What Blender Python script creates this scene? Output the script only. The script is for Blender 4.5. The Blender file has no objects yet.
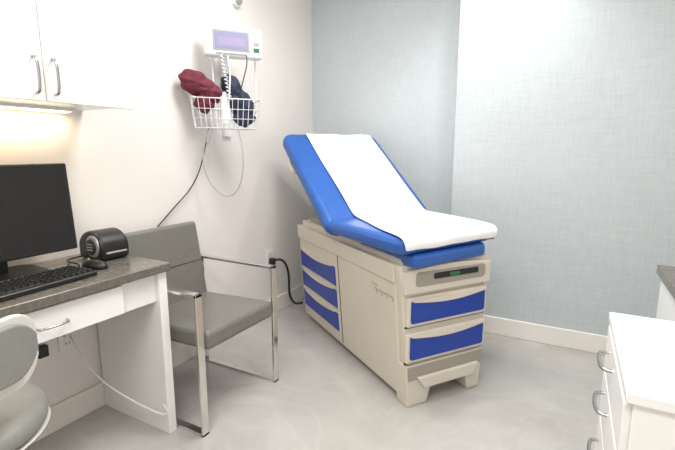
import bpy, bmesh, math, random
from mathutils import Vector, Matrix
random.seed(3)
S=bpy.context.scene
COL=S.collection
# ---------------------------------------------------------------- materials
def nt(name):
    m=bpy.data.materials.new(name);m.use_nodes=True
    return m,m.node_tree.nodes,m.node_tree.links,m.node_tree.nodes['Principled BSDF']
def mat(name,c,rough=.5,metal=0,var=.04,scale=30,bump=.0,spec=.5,coat=0):
    m,N,L,b=nt(name)
    tc=N.new('ShaderNodeTexCoord');no=N.new('ShaderNodeTexNoise');no.inputs['Scale'].default_value=scale;no.inputs['Detail'].default_value=4
    L.new(tc.outputs['Object'],no.inputs['Vector'])
    r=N.new('ShaderNodeValToRGB')
    r.color_ramp.elements[0].position=.3;r.color_ramp.elements[1].position=.7
    r.color_ramp.elements[0].color=(*[max(0,x*(1-var)) for x in c],1)
    r.color_ramp.elements[1].color=(*[min(1,x*(1+var)) for x in c],1)
    L.new(no.outputs['Fac'],r.inputs['Fac']);L.new(r.outputs['Color'],b.inputs['Base Color'])
    b.inputs['Roughness'].default_value=rough;b.inputs['Metallic'].default_value=metal
    b.inputs['Specular IOR Level'].default_value=spec;b.inputs['Coat Weight'].default_value=coat
    if bump:
        bp=N.new('ShaderNodeBump');bp.inputs['Strength'].default_value=bump;bp.inputs['Distance'].default_value=.002
        L.new(no.outputs['Fac'],bp.inputs['Height']);L.new(bp.outputs['Normal'],b.inputs['Normal'])
    return m
def emis(name,c,s):
    m,N,L,b=nt(name);b.inputs['Base Color'].default_value=(*c,1);b.inputs['Emission Color'].default_value=(*c,1);b.inputs['Emission Strength'].default_value=s
    return m
def wallpaper(name,c):
    m,N,L,b=nt(name)
    tc=N.new('ShaderNodeTexCoord')
    facs=[]
    for sc,ns in (((140,140,9),1.0),((9,9,170),1.0),((1.6,1.6,1.6),1.0)):
        mp=N.new('ShaderNodeMapping');mp.inputs['Scale'].default_value=sc
        no=N.new('ShaderNodeTexNoise');no.inputs['Scale'].default_value=ns;no.inputs['Detail'].default_value=3
        L.new(tc.outputs['Object'],mp.inputs['Vector']);L.new(mp.outputs['Vector'],no.inputs['Vector']);facs.append(no.outputs['Fac'])
    a=N.new('ShaderNodeMath');a.operation='ADD';L.new(facs[0],a.inputs[0]);L.new(facs[1],a.inputs[1])
    a2=N.new('ShaderNodeMath');a2.operation='MULTIPLY_ADD';L.new(facs[2],a2.inputs[0]);a2.inputs[1].default_value=.5;L.new(a.outputs[0],a2.inputs[2])
    r=N.new('ShaderNodeMapRange');r.inputs['From Min'].default_value=.75;r.inputs['From Max'].default_value=1.75;L.new(a2.outputs[0],r.inputs['Value'])
    mx=N.new('ShaderNodeMix');mx.data_type='RGBA';mx.inputs[6].default_value=(*[x*.88 for x in c],1);mx.inputs[7].default_value=(*[min(1,x*1.11) for x in c],1)
    L.new(r.outputs[0],mx.inputs[0]);L.new(mx.outputs[2],b.inputs['Base Color'])
    b.inputs['Roughness'].default_value=.75;b.inputs['Specular IOR Level'].default_value=.25
    bp=N.new('ShaderNodeBump');bp.inputs['Strength'].default_value=.12;bp.inputs['Distance'].default_value=.001
    L.new(a.outputs[0],bp.inputs['Height']);L.new(bp.outputs['Normal'],b.inputs['Normal'])
    return m
def floor_mat():
    m,N,L,b=nt('floor_resin')
    tc=N.new('ShaderNodeTexCoord')
    n1=N.new('ShaderNodeTexNoise');n1.inputs['Scale'].default_value=2.4;n1.inputs['Detail'].default_value=8;n1.inputs['Distortion'].default_value=.8
    n2=N.new('ShaderNodeTexNoise');n2.inputs['Scale'].default_value=1.6;n2.inputs['Detail'].default_value=9;n2.inputs['Distortion'].default_value=1.6
    L.new(tc.outputs['Object'],n1.inputs['Vector']);L.new(tc.outputs['Object'],n2.inputs['Vector'])
    r=N.new('ShaderNodeValToRGB');e=r.color_ramp.elements
    e[0].position=.28;e[0].color=(.42,.405,.38,1);e[1].position=.72;e[1].color=(.53,.52,.495,1)
    L.new(n1.outputs['Fac'],r.inputs['Fac'])
    r2=N.new('ShaderNodeValToRGB');e=r2.color_ramp.elements
    e[0].position=.45;e[0].color=(0,0,0,1);e[1].position=.5;e[1].color=(1,1,1,1);x=e.new(.55);x.color=(0,0,0,1)
    L.new(n2.outputs['Fac'],r2.inputs['Fac'])
    mm=N.new('ShaderNodeMath');mm.operation='MULTIPLY';mm.inputs[1].default_value=.12;L.new(r2.outputs['Color'],mm.inputs[0])
    mx=N.new('ShaderNodeMix');mx.data_type='RGBA';L.new(mm.outputs[0],mx.inputs[0]);L.new(r.outputs['Color'],mx.inputs[6]);mx.inputs[7].default_value=(.72,.71,.69,1)
    L.new(mx.outputs[2],b.inputs['Base Color']);b.inputs['Roughness'].default_value=.17;b.inputs['Specular IOR Level'].default_value=.55
    return m
def granite():
    m,N,L,b=nt('granite')
    tc=N.new('ShaderNodeTexCoord');n1=N.new('ShaderNodeTexNoise');n1.inputs['Scale'].default_value=60;n1.inputs['Detail'].default_value=6;n1.inputs['Roughness'].default_value=.8
    L.new(tc.outputs['Object'],n1.inputs['Vector'])
    r=N.new('ShaderNodeValToRGB');e=r.color_ramp.elements
    e[0].position=.3;e[0].color=(.085,.075,.062,1);e[1].position=.72;e[1].color=(.21,.19,.165,1)
    L.new(n1.outputs['Fac'],r.inputs['Fac']);L.new(r.outputs['Color'],b.inputs['Base Color']);b.inputs['Roughness'].default_value=.2
    return m
M_wall=mat('paint_cream',(.83,.793,.757),.6,var=.012,scale=3)
M_paper_wall=wallpaper('linen_wallpaper',(.53,.58,.60))
M_floor=floor_mat();M_gran=granite()
M_white=mat('white_laminate',(.90,.90,.89),.25,var=.01)
M_trim=mat('trim_paint',(.86,.825,.78),.4,var=.01)
M_ceil=mat('ceiling_paint',(.85,.85,.84),.8,var=.01)
M_cream=mat('cream_plastic',(.70,.65,.56),.4,var=.02,scale=8)
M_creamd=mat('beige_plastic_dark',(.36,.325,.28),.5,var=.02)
M_blue=mat('blue_vinyl',(.026,.112,.42),.34,var=.06,scale=12,bump=.05)
M_bluep=mat('blue_panel',(.010,.05,.36),.35,var=.04)
M_sheet=mat('exam_paper',(.92,.92,.92),.8,var=.015,scale=9,bump=.3)
M_grey=mat('grey_vinyl',(.175,.170,.150),.32,var=.06,scale=60,bump=.1)
M_chrome=mat('chrome',(.78,.77,.75),.12,1,var=.01)
M_nickel=mat('brushed_nickel',(.45,.45,.44),.25,1,var=.03)
M_black=mat('black_plastic',(.012,.012,.013),.35,var=.1)
M_screen=mat('black_screen',(.008,.008,.009),.25,var=.02)
M_dark=mat('dark_gap',(.03,.03,.03),.7)
M_medwhite=mat('device_white',(.82,.83,.83),.35,var=.01)
M_lcd=emis('lcd_display',(.19,.20,.32),.5)
M_lcd2=emis('lcd_text_bar',(.25,.21,.33),.5)
M_green=mat('led_green',(.02,.17,.09),.3)
M_silver=mat('silver_plastic',(.42,.42,.43),.3,.5,var=.03)
M_burg=mat('burgundy_fabric',(.13,.014,.03),.75,var=.25,scale=40,bump=.4)
M_navy=mat('navy_fabric',(.018,.024,.06),.7,var=.25,scale=40,bump=.4)
M_wire=mat('white_wire',(.80,.80,.79),.35,var=.01)
M_cable=mat('grey_cable',(.42,.42,.41),.5,var=.02)
M_stool=mat('stool_grey_vinyl',(.25,.25,.235),.5,var=.04,scale=40,bump=.1)
M_shell=mat('stool_cream_shell',(.70,.69,.64),.4,var=.02)
M_warm=emis('warm_led_strip',(1,.80,.52),6)
# ---------------------------------------------------------------- helpers
def empty(name,loc=(0,0,0),rz=0):
    o=bpy.data.objects.new(name,None);o.location=loc;o.rotation_euler=(0,0,rz);o.empty_display_size=.1;COL.objects.link(o);return o
def meshobj(name,verts,faces,m,par=None,smooth=False,bevel=0,seg=3,mx=None):
    me=bpy.data.meshes.new(name);me.from_pydata([tuple(v) for v in verts],[],faces)
    bm=bmesh.new();bm.from_mesh(me);bmesh.ops.recalc_face_normals(bm,faces=bm.faces);bm.to_mesh(me);bm.free()
    o=bpy.data.objects.new(name,me);COL.objects.link(o)
    if m: me.materials.append(m)
    if par: o.parent=par
    if mx is not None: o.matrix_local=mx
    if bevel:
        b=o.modifiers.new('bevel','BEVEL');b.width=bevel;b.segments=seg;b.limit_method='ANGLE';b.angle_limit=math.radians(35)
    if smooth or bevel:
        for p in me.polygons:p.use_smooth=True
        try:
            me.set_sharp_from_angle(angle=math.radians(50 if not bevel else 89))
        except Exception: pass
    if bevel:
        w=o.modifiers.new('wn','WEIGHTED_NORMAL');w.keep_sharp=True
    return o
HF=[(0,1,3,2),(4,6,7,5),(0,4,5,1),(2,3,7,6),(0,2,6,4),(1,5,7,3)]
def box(name,a,b,m,par=None,bevel=0,mx=None,seg=2):
    v=[(x,y,z) for x in (a[0],b[0]) for y in (a[1],b[1]) for z in (a[2],b[2])]
    return meshobj(name,v,HF,m,par,bevel=bevel,mx=mx,seg=seg)
def prism(name,poly,d0,d1,axis,m,par=None,bevel=0,mx=None,smooth=False):
    def mk(p,d): return {'x':(d,p[0],p[1]),'y':(p[0],d,p[1]),'z':(p[0],p[1],d)}[axis]
    n=len(poly);v=[mk(p,d0) for p in poly]+[mk(p,d1) for p in poly]
    f=[tuple(range(n)),tuple(range(2*n-1,n-1,-1))]+[(i,(i+1)%n,n+(i+1)%n,n+i) for i in range(n)]
    return meshobj(name,v,f,m,par,bevel=bevel,mx=mx,smooth=smooth)
def rrect(x0,x1,y0,y1,r,n=6):
    P=[]
    for cx,cy,a in ((x1-r,y1-r,0),(x0+r,y1-r,90),(x0+r,y0+r,180),(x1-r,y0+r,270)):
        for i in range(n+1):
            t=math.radians(a+90*i/n);P.append((cx+r*math.cos(t),cy+r*math.sin(t)))
    return P
def slab(name,x0,x1,y0,y1,z0,z1,r,bev,m,par=None,mx=None):
    return prism(name,rrect(x0,x1,y0,y1,r),z0,z1,'z',m,par,bevel=bev,mx=mx)
def tube(name,pts,r,m,par=None,cyc=False,smooth=True,mx=None,res=3):
    c=bpy.data.curves.new(name,'CURVE');c.dimensions='3D';c.bevel_depth=r;c.bevel_resolution=res;c.use_fill_caps=True
    if smooth:
        s=c.splines.new('NURBS');s.points.add(len(pts)-1)
        for p,q in zip(s.points,pts):p.co=(*q,1)
        s.use_endpoint_u=not cyc;s.order_u=4;s.use_cyclic_u=cyc;s.resolution_u=8
    else:
        s=c.splines.new('POLY');s.points.add(len(pts)-1)
        for p,q in zip(s.points,pts):p.co=(*q,1)
        s.use_cyclic_u=cyc
    o=bpy.data.objects.new(name+'_c',c);COL.objects.link(o)
    dg=bpy.context.evaluated_depsgraph_get();me=bpy.data.meshes.new_from_object(o.evaluated_get(dg))
    bpy.data.objects.remove(o)
    for p in me.polygons:p.use_smooth=True
    me.materials.clear();me.materials.append(m)
    ob=bpy.data.objects.new(name,me);COL.objects.link(ob)
    if par: ob.parent=par
    if mx is not None: ob.matrix_local=mx
    return ob
def lathe(name,prof,m,par=None,mx=None,n=32):
    v=[];f=[]
    for i in range(n):
        a=2*math.pi*i/n
        for r,z in prof:v.append((r*math.cos(a),r*math.sin(a),z))
    k=len(prof)
    for i in range(n):
        for j in range(k-1):
            f.append((i*k+j,((i+1)%n)*k+j,((i+1)%n)*k+j+1,i*k+j+1))
    o=meshobj(name,v,f,m,par,smooth=True,mx=mx)
    bm=bmesh.new();bm.from_mesh(o.data);bmesh.ops.remove_doubles(bm,verts=bm.verts,dist=1e-5);bmesh.ops.recalc_face_normals(bm,faces=bm.faces);bm.to_mesh(o.data);bm.free()
    return o
T=Matrix.Translation
def R(a,ax): return Matrix.Rotation(a,4,ax)
def bow_handle(name,p0,p1,out,m,par,r=.005):
    p0=Vector(p0);p1=Vector(p1);o=Vector(out);d=p1-p0
    return tube(name,[p0,p0+o*.75,p0+o+d*.12,p0+d*.5+o*1.15,p1+o-d*.12,p1+o*.75,p1],r,m,par)
# ---------------------------------------------------------------- room
XR=3.0;YB=-4.3;H=2.62
box('floor',(-.1,YB-.1,-.1),(XR+.1,.1,0),M_floor)
box('ceiling',(-.1,YB-.1,H),(XR+.1,.1,H+.1),M_ceil)
box('wall_left',(-.1,YB-.1,0),(0,.1,H),M_wall)
box('wall_back',(0,0,0),(XR,.1,H),M_paper_wall)
box('wall_back_projection',(1.205,-.17,0),(XR,0,H),M_paper_wall)
box('wall_right',(XR,YB-.1,0),(XR+.1,.1,H),M_wall)
box('wall_front',(-.1,YB-.1,0),(XR+.1,YB,H),M_wall)
def bb(name,a,b): box(name,a,b,M_trim,bevel=.004)
bb('baseboard_left',(0,-4.3,0),(.014,0,.12))
bb('baseboard_back_recess',(.014,-.014,0),(1.205,0,.12))
bb('baseboard_back',(1.205,-.184,0),(XR,-.17,.12))
# ---------------------------------------------------------------- exam table
TH=2.53
bed=empty('exam_table',(1.28,-1.25,0),TH)
def L3(s,t,z): return (s,-t,z)
def tl(z): return -.05*(z-.03)/.67
def trt(z): return .475
def hexa(name,pts,m,bevel=0):
    return meshobj(name,[L3(*p) for p in pts],HF,m,bed,bevel=bevel)
def bbox(name,s0,s1,t0,t1,z0,z1,m,bevel=.004): return box(name,(s0,-t1,z0),(s1,-t0,z1),m,bed,bevel=bevel)
hexa('base_body',[(s,(tl(z) if k==0 else trt(z)),z) for s in (.03,1.25) for k in (0,1) for z in (.03,.70)],M_cream,.012)
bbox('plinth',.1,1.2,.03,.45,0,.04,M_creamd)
def side(name,s0,s1,z0,z1,o0,o1,m,bevel=.004):
    hexa(name,[(s,tl(z)-o,z) for s in (s0,s1) for o in (o1,o0) for z in (z0,z1)],m,bevel)
side('side_seam',.635,.641,.05,.695,-.01,.0015,M_dark,0)
for i,(a,b) in enumerate(((.41,.53),(.265,.385),(.115,.235))):
    side('side_drawer_frame_%d'%i,.648,1.238,a-.010,b+.010,-.01,.007,M_cream,.004)
    side('side_drawer_panel_%d'%i,.665,1.222,a,b,0,.011,M_bluep,.006)
    V=[];F=[];n=12
    for q in range(n+1):
        s=.70+.48*q/n;h=.020*math.sin(math.pi*q/n)
        for z,o_ in ((b+.006,.007),(b+.006,.017),(b-.001-h,.017),(b-.001-h,.007)): V.append(L3(s,tl(z)-o_,z))
    for q in range(n):
        for j in range(4):F.append((q*4+j,(q+1)*4+j,(q+1)*4+(j+1)%4,q*4+(j+1)%4))
    F+=[(0,1,2,3),(n*4+3,n*4+2,n*4+1,n*4)]
    meshobj('side_drawer_pull_%d'%i,V,F,M_cream,bed)
side('side_top_rail',.03,1.25,.61,.70,-.01,.010,M_cream,.005)
def mark(name,s0,z0,w,n,h,r):
    P=[]
    for i in range(n*8+1):
        a=i/8*2*math.pi;s=s0-w*i/(n*8)*1.0
        z=z0+h*math.sin(a)*(1+.6*math.sin(i*.37));P.append(L3(s+.25*w/n*math.cos(a),tl(z)-.0008,z))
    tube(name,P,r,M_creamd,bed,smooth=False,res=1)
mark('side_lettering',.22,.525,.17,7,.010,.0018)
mark('side_lettering_small',.25,.552,.06,6,.004,.0010)
# front fascia
FR0=-.015
prism('front_fascia',[(-.480,.20),(-.480,.70),(.05,.70),(0,.20)],FR0,.035,'x',M_cream,bed,bevel=.010)
for i,(a,b) in enumerate(((.405,.548),(.225,.375))):
    box('front_drawer_frame_%d'%i,(-.035,-.470,a),(FR0+.01,.015,b),M_cream,bed,bevel=.010,seg=3)
    prism('front_drawer_panel_%d'%i,rrect(-.452,-.002,a+.018,b-.012,.014),-.041,-.02,'x',M_bluep,bed,bevel=.004)
    box('drawer_gap_%d'%i,(-.019,-.472,a-.008),(-.012,.016,a),M_dark,bed)
    n=14;zz=b-.014
    P=[(-.448+.440*k/n, zz+.006) for k in range(n+1)]+[(-.008-.440*k/n, zz-.003-.020*math.sin(math.pi*k/n)) for k in range(n+1)]
    prism('drawer_pull_%d'%i,P,-.047,-.03,'x',M_cream,bed)
n=10;P=[(-.480,.568),(.035,.568),(.045,.67)]+[(.045-.525*k/n,.675+.02*math.sin(math.pi*k/n)) for k in range(n+1)]
prism('front_console',P,-.04,.03,'x',M_cream,bed,bevel=.006)
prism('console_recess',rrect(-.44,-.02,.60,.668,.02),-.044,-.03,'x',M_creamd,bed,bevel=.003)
prism('console_display',rrect(-.39,-.12,.628,.656,.008),-.048,-.04,'x',M_black,bed,bevel=.002)
prism('console_led',rrect(-.27,-.21,.634,.650,.003),-.050,-.045,'x',M_green,bed)
# step with arch
P=[(.0,0),(.012,.21),(-.465,.21),(-.450,0),(-.375,0),(-.355,.085),(-.14,.085),(-.115,0)]
prism('step_housing',P,-.030,.06,'x',M_cream,bed,bevel=.006)
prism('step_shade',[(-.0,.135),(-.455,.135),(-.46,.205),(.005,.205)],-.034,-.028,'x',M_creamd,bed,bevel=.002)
prism('step_face',[(-.085,.09),(-.395,.09),(-.425,.150),(-.045,.150)],-.050,-.03,'x',M_cream,bed,bevel=.005)
box('arch_back',(.055,-.40,.0),(.062,-.10,.09),M_creamd,bed)
# top deck
bbox('top_deck',-.0,1.22,-.03,.475,.695,.735,M_cream,.008)
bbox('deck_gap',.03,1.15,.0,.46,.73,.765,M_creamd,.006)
prism('leg_cushion',[(-.085,.03),(-.09,-.0),(-.035,-.44),(-.0,-.465),(.4,-.465),(.4,.03)],.70,.765,'z',M_blue,bed,bevel=.02)
P=[]
for (s,t) in ((.60,-.14),(.60,.565),(.14,.545),(.04,.53),(.0,.51),(-.018,.475),(-.085,-.05),(-.07,-.085),(-.03,-.10),(.2,-.12),(.42,-.14)):
    P.append((s,-t))
prism('seat_cushion',P,.765,.84,'z',M_blue,bed,bevel=.028)
ang=math.atan2(.49,.70)
Mb=T((.55,0,.84))@R(-ang,'Y')
slab('back_cushion',-.07,.868,-.57,.155,-.085,0,.07,.032,M_blue,bed,mx=Mb)
slab('back_shell',.02,.80,-.50,.08,-.112,-.07,.05,.012,M_cream,bed,mx=Mb)
slab('side_knob',.56,.68,.07,.155,-.125,-.09,.03,.010,M_cream,bed,mx=Mb)
for t in (.06,.38):
    tube('back_strut_%d'%int(t*100),[L3(1.05,t,.70),L3(1.0,t,1.05)],.018,M_creamd,bed,smooth=False)
def pt(d,h): v=Mb@Vector((d,0,h));return (v.x,v.z)
path=[(pt(.870,-.04),.01,.52),(pt(.868,-.012),.01,.52),(pt(.848,.006),.01,.52)]
for i in range(1,16):
    d=.848-.806*i/16;path.append((pt(d,.006),.01+.01*i/16,.52))
path+=[((.56,.852),.02,.52),((.52,.848),.02,.52),((.45,.847),.010,.52),((.35,.847),-.010,.525),((.25,.847),-.035,.53),((.15,.847),-.06,.535),((.05,.848),-.08,.535),((-.03,.848),-.088,.535),((-.075,.843),-.088,.535),((-.092,.825),-.086,.533),((-.095,.80),-.082,.53),((-.092,.786),-.08,.528)]
nv=22;V=[];F=[]
for i,((s,z),a,b) in enumerate(path):
    k=max(0,min(1,(.45-s)/.45))
    for j in range(nv+1):
        t=a+(b-a)*j/nv
        w=.0018*math.sin(t*31+i*.5)+.0018*math.sin(t*17-i*.35)+.0012
        V.append(L3(s-w*.3+k*.125*max(0,t+.05),t,z+w))
for i in range(len(path)-1):
    for j in range(nv):
        k=i*(nv+1)+j;F.append((k,k+1,k+nv+2,k+nv+1))
o=meshobj('paper_sheet',V,F,M_sheet,bed,smooth=True)
sd=o.modifiers.new('sol','SOLIDIFY');sd.thickness=.0012;sd.offset=1
ss=o.modifiers.new('sub','SUBSURF');ss.levels=1;ss.render_levels=1
box('paper_guide_end',(.02,-.56,.765),(.05,-.515,.80),M_black,bed,bevel=.006)
# ---------------------------------------------------------------- chair
ch=empty('armchair',(0,0,0))
for nm,y in (('near',-1.875),('far',-1.37)):
    w=.0175
    box('leg_front_'+nm,(.60,y-w,0),(.613,y+w,.635),M_chrome,ch,bevel=.002)
    box('arm_'+nm,(.09,y-w,.622),(.613,y+w,.635),M_chrome,ch,bevel=.002)
    box('leg_back_'+nm,(.09,y-w,0),(.103,y+w,.635),M_chrome,ch,bevel=.002)
    box('floor_bar_'+nm,(.09,y-w,0),(.613,y+w,.012),M_chrome,ch,bevel=.002)
box('cross_bar',(.30,-1.875,.345),(.335,-1.37,.357),M_chrome,ch,bevel=.002)
slab('seat',.10,.625,-1.848,-1.397,.355,.44,.02,.022,M_grey,ch,mx=T((.1,0,.36))@R(math.radians(-2.5),'Y')@T((-.1,0,-.36)))
Mc=T((.145,0,.42))@R(math.radians(-9),'Y')
box('back',(-.03,-1.848,-.02),(.03,-1.397,.415),M_grey,ch,bevel=.018,mx=Mc,seg=4)
box('back_seam',(.029,-1.84,.20),(.0315,-1.405,.2035),M_dark,ch,mx=Mc)
# ---------------------------------------------------------------- desk
dk=empty('desk',(0,0,0))
box('top',(.004,-3.6,.725),(.485,-1.895,.76),M_gran,dk,bevel=.004)
box('end_panel',(.016,-1.945,0),(.465,-1.905,.725),M_white,dk,bevel=.002)
box('end_panel_far',(.016,-3.58,0),(.465,-3.54,.725),M_white,dk,bevel=.002)
box('apron',(.425,-3.54,.60),(.445,-1.945,.725),M_white,dk,bevel=.002)
box('drawer_front',(.445,-2.62,.605),(.463,-2.10,.715),M_white,dk,bevel=.003)
box('drawer_front_b',(.445,-3.2,.605),(.463,-2.63,.715),M_white,dk,bevel=.003)
bow_handle('drawer_handle',(.463,-2.405,.655),(.463,-2.31,.655),(.022,0,0),M_nickel,dk,r=.004)
# ---------------------------------------------------------------- wall cabinet
wc=empty('wall_cabinet')
box('carcass',(.002,-3.22,1.385),(.32,-1.905,2.25),M_white,wc,bevel=.002)
for i in range(4):
    y1=-1.903-.33*i
    box('cabinet_door_%d'%i,(.322,y1-.327,1.375),(.342,y1,2.25),M_white,wc,bevel=.003)
for i,y in enumerate((-2.262,-2.202)):
    bow_handle('door_handle_%d'%i,(.342,y,1.40),(.342,y,1.515),(.024,0,0),M_nickel,wc)
ul=empty('under_cabinet_light')
box('light_housing',(.02,-3.1,1.372),(.08,-1.98,1.385),M_medwhite,ul)
box('light_diffuser',(.028,-3.08,1.368),(.072,-2.0,1.3725),M_warm,ul)
# ---------------------------------------------------------------- computer monitor
mo=empty('computer_monitor')
Mm=T((.16,-2.350,.995))@R(math.radians(-4),'Y')
box('screen_housing',(-.02,-.26,-.17),(.012,.26,.17),M_black,mo,bevel=.006,mx=Mm)
box('screen',(.012,-.248,-.148),(.0135,.248,.158),M_screen,mo,mx=Mm)
box('stand_neck',(.09,-2.395,.77),(.13,-2.315,.95),M_black,mo,bevel=.006)
slab('stand_base',.04,.235,-2.49,-2.215,.7605,.775,.05,.004,M_black,mo)
kb=empty('computer_keyboard',(.345,-2.38,.7605),math.radians(4))
box('key_tray',(-.075,-.22,0),(.075,.22,.018),M_black,kb,bevel=.004)
KV=[];KF=[]
for i in range(6):
    for j in range(20):
        x=-.066+i*.0225;y=-.212+j*.0213
        if i==5 and 5<j<12: continue
        b=len(KV)
        for px,py,pz in ((0,0,.018),(.019,0,.018),(.019,.018,.018),(0,.018,.018),(.003,.003,.026),(.016,.003,.026),(.016,.015,.026),(.003,.015,.026)):
            KV.append((x+px,y+py,pz))
        KF+=[(b+4,b+5,b+6,b+7),(b,b+1,b+5,b+4),(b+1,b+2,b+6,b+5),(b+2,b+3,b+7,b+6),(b+3,b,b+4,b+7)]
meshobj('keys',KV,KF,M_black,kb)
ms=empty('computer_mouse',(.30,-2.10,.7605),math.radians(15))
def blob(name,sx,sy,sz,m,par,mx=None,cut=-.3):
    bm=bmesh.new();bmesh.ops.create_uvsphere(bm,u_segments=24,v_segments=14,radius=1)
    for v in bm.verts:
        if v.co.z<cut:v.co.z=cut
        v.co.z-=cut
        v.co.x*=sx;v.co.y*=sy;v.co.z*=sz
    me=bpy.data.meshes.new(name);bm.to_mesh(me);bm.free();me.materials.append(m)
    for p in me.polygons:p.use_smooth=True
    o=bpy.data.objects.new(name,me);COL.objects.link(o);o.parent=par
    if mx is not None:o.matrix_local=mx
    return o
blob('mouse_body',.055,.03,.026,M_black,ms)
lathe('scroll_wheel',[(0,-.003),(.008,-.003),(.008,.003),(0,.003)],M_silver,ms,mx=T((-.03,0,.030))@R(math.pi/2,'X'))
# label printer
lp=empty('label_printer',(.165,-1.97,.7605),math.radians(-2))
P=[(-.085,0),(.078,0),(.086,.02),(.086,.045)]+[(.086*math.cos(math.radians(a)),.050+.072*math.sin(math.radians(a))) for a in range(10,181,10)]
prism('printer_body',P,-.064,.064,'y',M_black,lp,bevel=.016)
lathe('side_disc',[(0,.008),(.038,.006),(.046,.002),(.048,-.004),(0,-.004)],M_silver,lp,mx=T((.025,-.063,.060))@R(math.pi/2,'X'))
lathe('side_disc_hub',[(0,.006),(.032,.005),(.034,0),(0,0)],M_black,lp,mx=T((.025,-.069,.060))@R(math.pi/2,'X'))
for k in range(3):
    box('hub_stripe_%d'%k,(.005,-.0775,.046+.012*k),(.045,-.074,.050+.012*k),M_silver,lp)
box('label_slot',(.078,-.045,.030),(.092,.045,.038),M_silver,lp,bevel=.002)
tube('printer_cable',[(-.06,-.05,.01),(-.07,-.12,.008),(-.02,-.16,.008),(.05,-.13,.008),(.09,-.16,.008)],.0035,M_black,lp)
# ---------------------------------------------------------------- stool
st=empty('swivel_stool',(.60,-2.70,0))
lathe('seat_pan',[(0,.475),(.17,.475),(.20,.485),(.220,.503),(0,.503)],M_shell,st,n=48)
lathe('seat_cushion',[(0,.503),(.200,.503),(.216,.515),(.219,.535),(.208,.555),(.17,.565),(0,.567)],M_stool,st,n=48)
lathe('gas_lift',[(0,.10),(.03,.10),(.03,.28),(.02,.28),(.02,.48),(0,.48)],M_chrome,st)
for i in range(5):
    a=i*2*math.pi/5+.3
    c,s_=math.cos(a),math.sin(a)
    tube('base_leg_%d'%i,[(0,0,.11),(.12*c,.12*s_,.10),(.25*c,.25*s_,.07)],.016,M_black,st,smooth=False)
    lathe('caster_%d'%i,[(0,-.012),(.025,-.012),(.028,0),(.025,.012),(0,.012)],M_black,st,mx=T((.25*c,.25*s_,.028))@R(a,'Z')@R(math.pi/2,'X'))
tube('back_stem',[(.0,0,.48),(.15,.01,.46),(.25,.01,.52),(.232,.01,.72)],.012,M_chrome,st)
def curvedpad(name,r0,r1,z0,z1,a0,a1,m,bev):
    V=[];F=[];n=20
    for i in range(n+1):
        a=math.radians(a0+(a1-a0)*i/n)
        k=abs(2*i/n-1);sh=.05*max(0,(k-.5)/.5)**2.2
        for r,z in ((r0,z0+sh),(r1,z0+sh),(r1,z1-sh),(r0,z1-sh)):V.append((r*math.cos(a),r*math.sin(a),z))
    for i in range(n):
        for j in range(4):F.append((i*4+j,(i+1)*4+j,(i+1)*4+(j+1)%4,i*4+(j+1)%4))
    F+=[(0,1,2,3),(n*4,n*4+3,n*4+2,n*4+1)]
    return meshobj(name,V,F,m,st,bevel=bev,seg=3)
curvedpad('back_pad',.172,.210,.675,.825,-46,40,M_stool,.014)
curvedpad('back_shell',.210,.224,.655,.838,-52,46,M_shell,.005)
curvedpad('back_outer_pad',.223,.240,.685,.822,-44,38,M_stool,.006)
# ---------------------------------------------------------------- vital signs monitor
n_ang=math.atan2(-.62,.78)
VL=(.20,-1.145,1.80)
vm=empty('vital_signs_monitor',VL,n_ang)
box('housing',(-.045,-.158,-.078),(.03,.158,.082),M_medwhite,vm,bevel=.016,seg=4)
box('screen_bezel',(.028,-.115,-.048),(.033,.085,.060),M_silver,vm,bevel=.003)
box('lcd',(.032,-.105,-.038),(.0345,.075,.050),M_lcd,vm)
box('lcd_band',(.034,-.09,-.022),(.0352,.06,.022),M_lcd2,vm)
for i in range(3):
    box('probe_port_%d'%i,(.029,.105,-.045+.035*i),(.034,.138,-.022+.035*i),(M_green,M_silver,M_medwhite)[i],vm,bevel=.003)
box('control_bar',(.028,-.10,-.066),(.0325,.07,-.056),M_silver,vm,bevel=.002)
inv=Matrix.Rotation(-n_ang,4,'Z')
def W(p): return inv@(Vector(p)-Vector(VL))
tube('mount_arm',[W((.165,-1.12,1.79)),W((.09,-1.06,1.79)),W((.02,-1.02,1.79))],.018,M_medwhite,vm,smooth=False)
o=box('mount_rail',(.001,-1.05,1.30),(.022,-.985,1.86),M_medwhite,None,bevel=.003)
o.parent=vm;o.matrix_parent_inverse=(T(VL)@R(n_ang,'Z')).inverted()
tube('pole',[(-.055,.13,-.07),(-.055,.13,-.46)],.005,M_wire,vm,smooth=False)
tube('pole_b',[(-.055,-.11,-.07),(-.055,-.11,-.30)],.005,M_wire,vm,smooth=False)
# basket
BL=(.195,-1.225,1.335)
bk=empty('wire_basket',BL,n_ang)
W2=.180;D=.07
def rect(z,k=1.0): return [(-D*k,-W2*k,z),(D*k,-W2*k,z),(D*k,W2*k,z),(-D*k,W2*k,z)]
for z,k,r in ((.155,1,.0032),(.10,.97,.0016),(.05,.93,.0016),(0,.9,.002)):
    tube('ring_%d'%int(z*1000),rect(z,k),r,M_wire,bk,cyc=True,smooth=False,res=2)
for i in range(13):
    y=-1+2*i/12
    for sx in (-1,1):
        tube('wire_%d_%d'%(i,sx),[(sx*D,y*W2,.155),(sx*D*.9,y*W2*.9,0)],.0015,M_wire,bk,smooth=False,res=1)
    tube('bottom_wire_%d'%i,[(-D*.9,y*W2*.9,0),(D*.9,y*W2*.9,0)],.0015,M_wire,bk,smooth=False,res=1)
for i in range(5):
    x=-1+2*i/4
    for sy in (-1,1):
        tube('end_wire_%d_%d'%(i,sy),[(x*D,sy*W2,.155),(x*D*.9,sy*W2*.9,0)],.0015,M_wire,bk,smooth=False,res=1)
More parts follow.
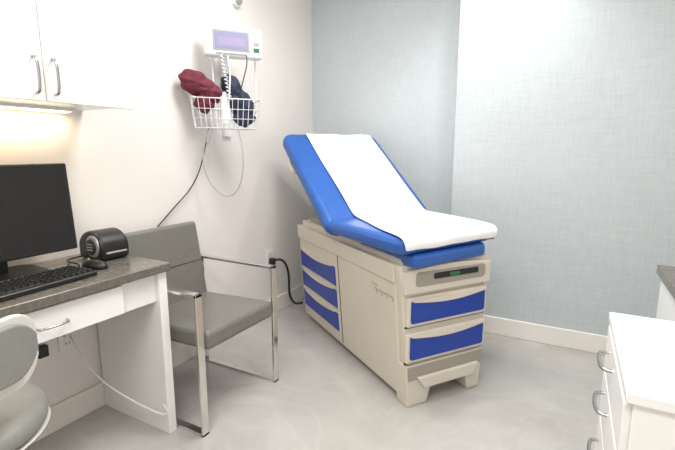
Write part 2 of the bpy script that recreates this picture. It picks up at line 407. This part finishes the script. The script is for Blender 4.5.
tube('basket_bracket',[(-D,.15,.12),(-.11,.18,.12)],.006,M_wire,bk,smooth=False)
def fold(name,cy,cz,wy,hz,dx,m,par,seed,lobes=5,tilt=0):
    rnd=random.Random(seed);n=56;k=13;V=[];F=[]
    ph=[rnd.uniform(0,6.28) for _ in range(6)]
    for j in range(k):
        v=-1+2*j/(k-1);pr=(1-abs(v)**3.2)**.5 if abs(v)<1 else 0
        for i in range(n):
            a=2*math.pi*i/n
            q=1+.09*math.sin(lobes*a+ph[0]+v*1.5)+.05*math.sin((lobes+4)*a+ph[1]-v*2)+.05*math.sin(3*v+ph[2]+a)
            y=wy*math.cos(a)*q*pr;z=hz*math.sin(a)*q*pr
            yy=y*math.cos(tilt)-z*math.sin(tilt);zz=y*math.sin(tilt)+z*math.cos(tilt)
            V.append((dx*v+.006*math.sin(4*a+ph[3])*pr,cy+yy,cz+zz))
    for j in range(k-1):
        for i in range(n):
            F.append((j*n+i,j*n+(i+1)%n,(j+1)*n+(i+1)%n,(j+1)*n+i))
    o=meshobj(name,V,F,m,par,smooth=False)
    for p in o.data.polygons:p.use_smooth=True
    return o
c1=empty('blood_pressure_cuff',BL,n_ang)
fold('cuff_roll',-.145,.235,.090,.058,.050,M_burg,c1,1,3,-.25)
fold('cuff_fold',-.085,.195,.075,.050,.048,M_burg,c1,5,4,-.5)
fold('cuff_lower',-.11,.135,.05,.055,.045,M_burg,c1,8,4,0)
c2=empty('blood_pressure_cuff',BL,n_ang)
fold('cuff_upper',.045,.215,.045,.085,.045,M_navy,c2,2,3,.55)
fold('cuff_body',.090,.13,.062,.10,.048,M_navy,c2,3,4,.3)
fold('cuff_corner',.10,.06,.060,.045,.045,M_navy,c2,4,4,0)
pr=empty('patient_cable_set',BL,n_ang)
tube('coiled_cord',[(.055+.012*math.cos(i*1.3),-.015+.012*math.sin(i*1.3)+.0006*i,.385-.0040*i) for i in range(60)],.0028,M_wire,pr)
tube('probe_cord',[(.03,.02,.38),(.07,.03,.30),(.075,.02,.20),(.05,.0,.06)],.004,M_wire,pr)
tube('probe_cord_b',[(.03,.12,.39),(.06,.13,.33),(.07,.08,.25),(.055,.06,.12)],.003,M_black,pr)
lathe('thermometer_probe',[(0,0),(.022,0),(.030,.05),(.024,.12),(.010,.17),(0,.175)],M_medwhite,pr,mx=T((.035,-.005,.02)))
tube('hanging_tube',[(.03,.06,.01),(.05,.08,-.10),(.04,.09,-.25),(0,.03,-.40),(-.03,-.08,-.36),(-.03,-.16,-.17),(-.02,-.09,-.01)],.0038,M_cable,pr)
tube('hanging_tube_b',[(-.02,-.08,.02),(.0,-.12,-.08),(-.02,-.11,-.14),(-.02,-.07,.0)],.003,M_cable,pr)
tc_=empty('power_cable')
tube('cord',[(.11,-1.27,1.34),(.06,-1.26,1.22),(.04,-1.28,1.10),(.03,-1.36,.99),(.03,-1.45,.93),(.02,-1.49,.89),(.02,-1.58,.82)],.0035,M_black,tc_)
sc=empty('security_camera',(.0,-.89,2.12))
lathe('camera_base',[(0,0),(.036,0),(.038,.012),(.032,.026),(0,.026)],M_medwhite,sc,mx=R(math.pi/2,'Y'))
lathe('camera_dome',[(.026,.024),(.024,.036),(.016,.048),(0,.052)],M_silver,sc,mx=R(math.pi/2,'Y'))
def outlet(y,z):
    e=empty('wall_outlet',(0,y,z))
    box('plate',(0,-.036,-.058),(.006,.036,.058),M_medwhite,e,bevel=.002)
    for k,dz in enumerate((.026,-.026)):
        box('socket_%d'%k,(.005,-.017,dz-.017),(.008,.017,dz+.017),M_medwhite,e,bevel=.002)
        for q in (-.007,.007): box('slot_%d_%d'%(k,int(q*1000)),(.0075,q-.0015,dz-.006),(.0084,q+.0015,dz+.007),M_dark,e)
    return e
e1=outlet(-.62,.44);e2=outlet(-2.08,.40);e3=outlet(-2.19,.40)
pc=empty('table_power_cord')
box('plug',(.009,-.642,.39),(.045,-.60,.44),M_black,pc,bevel=.006)
tube('cord',[(.04,-.62,.42),(.09,-.60,.45),(.10,-.53,.38),(.07,-.47,.22),(.05,-.46,.10),(.10,-.44,.03),(.17,-.45,.07)],.009,M_black,pc)
dc=empty('data_cable')
box('cable_plug',(.009,-2.10,.41),(.04,-2.06,.44),M_medwhite,dc,bevel=.004)
box('cable_adapter',(.009,-2.21,.36),(.035,-2.17,.41),M_black,dc,bevel=.004)
tube('cable',[(.03,-2.08,.425),(.09,-2.10,.40),(.15,-2.08,.28),(.25,-2.03,.18),(.38,-1.98,.115),(.47,-1.967,.10),(.482,-1.955,.12),(.47,-1.96,.135),(.45,-1.953,.14)],.0035,M_medwhite,dc)
# ---------------------------------------------------------------- right-hand drawer cabinet
rc=empty('drawer_cabinet')
box('body',(2.055,-2.09,.03),(2.52,-1.61,.71),M_white,rc,bevel=.003)
box('plinth',(2.08,-2.06,0),(2.5,-1.64,.03),M_dark,rc)
box('top',(2.040,-2.10,.71),(2.53,-1.60,.735),M_white,rc,bevel=.003)
for i,(a,b) in enumerate(((.575,.70),(.435,.565),(.05,.425))):
    box('drawer_%d'%i,(2.040,-2.08,a),(2.056,-1.62,b),M_white,rc,bevel=.003)
    zc=(.65,.525,.375)[i]
    bow_handle('drawer_handle_%d'%i,(2.040,-1.83,zc),(2.040,-1.71,zc),(-.024,0,0),M_nickel,rc,r=.005)
ct=empty('counter')
box('counter_top',(2.235,-1.58,.73),(2.98,-1.0,.765),M_gran,ct,bevel=.003)
box('counter_body',(2.25,-1.57,0),(2.98,-1.02,.73),M_white,ct,bevel=.003)
# ---------------------------------------------------------------- ceiling lights
def area(name,loc,sx,sy,e,c,rot=(0,0,0)):
    l=bpy.data.lights.new(name,'AREA');l.shape='RECTANGLE';l.size=sx;l.size_y=sy;l.energy=e;l.color=c
    o=bpy.data.objects.new(name,l);o.location=loc;o.rotation_euler=rot;COL.objects.link(o)
area('ceiling_panel_light',(1.2,-1.5,H-.04),1.0,.5,38,(1,.98,.955))
area('ceiling_panel_light',(1.6,-3.3,H-.04),1.2,.6,37,(1,.98,.955))
for i,(x,y) in enumerate(((1.50,-.50),(.6,-.85))):
    l=bpy.data.lights.new('downlight','SPOT');l.energy=(33,6)[i];l.spot_size=math.radians(120);l.spot_blend=.8;l.shadow_soft_size=.07;l.color=(1,.985,.96)
    o=bpy.data.objects.new('downlight',l);o.location=(x,y,H-.05);COL.objects.link(o)
area('under_cabinet_glow',(.05,-2.5,1.362),.04,1.0,2.4,(1,.78,.5))
w=bpy.data.worlds.new('world');S.world=w;w.use_nodes=True;w.node_tree.nodes['Background'].inputs[0].default_value=(.9,.95,1,1);w.node_tree.nodes['Background'].inputs[1].default_value=.4
# ---------------------------------------------------------------- camera
f=428.4;pitch=.17;yaw=.50;C=Vector((1.91,-3.07,1.21))
fw=Vector((-math.sin(yaw)*math.cos(pitch),math.cos(yaw)*math.cos(pitch),-math.sin(pitch)))
rt=Vector((math.cos(yaw),math.sin(yaw),0));up=rt.cross(fw)
cam=bpy.data.cameras.new('camera');co=bpy.data.objects.new('camera',cam);COL.objects.link(co);S.camera=co
cam.sensor_width=36;cam.lens=f/675*36;cam.clip_start=.02
mxx=Matrix((rt,up,-fw)).transposed().to_4x4();mxx.translation=C;co.matrix_world=mxx
S.view_settings.view_transform='Standard'
S.view_settings.exposure=0
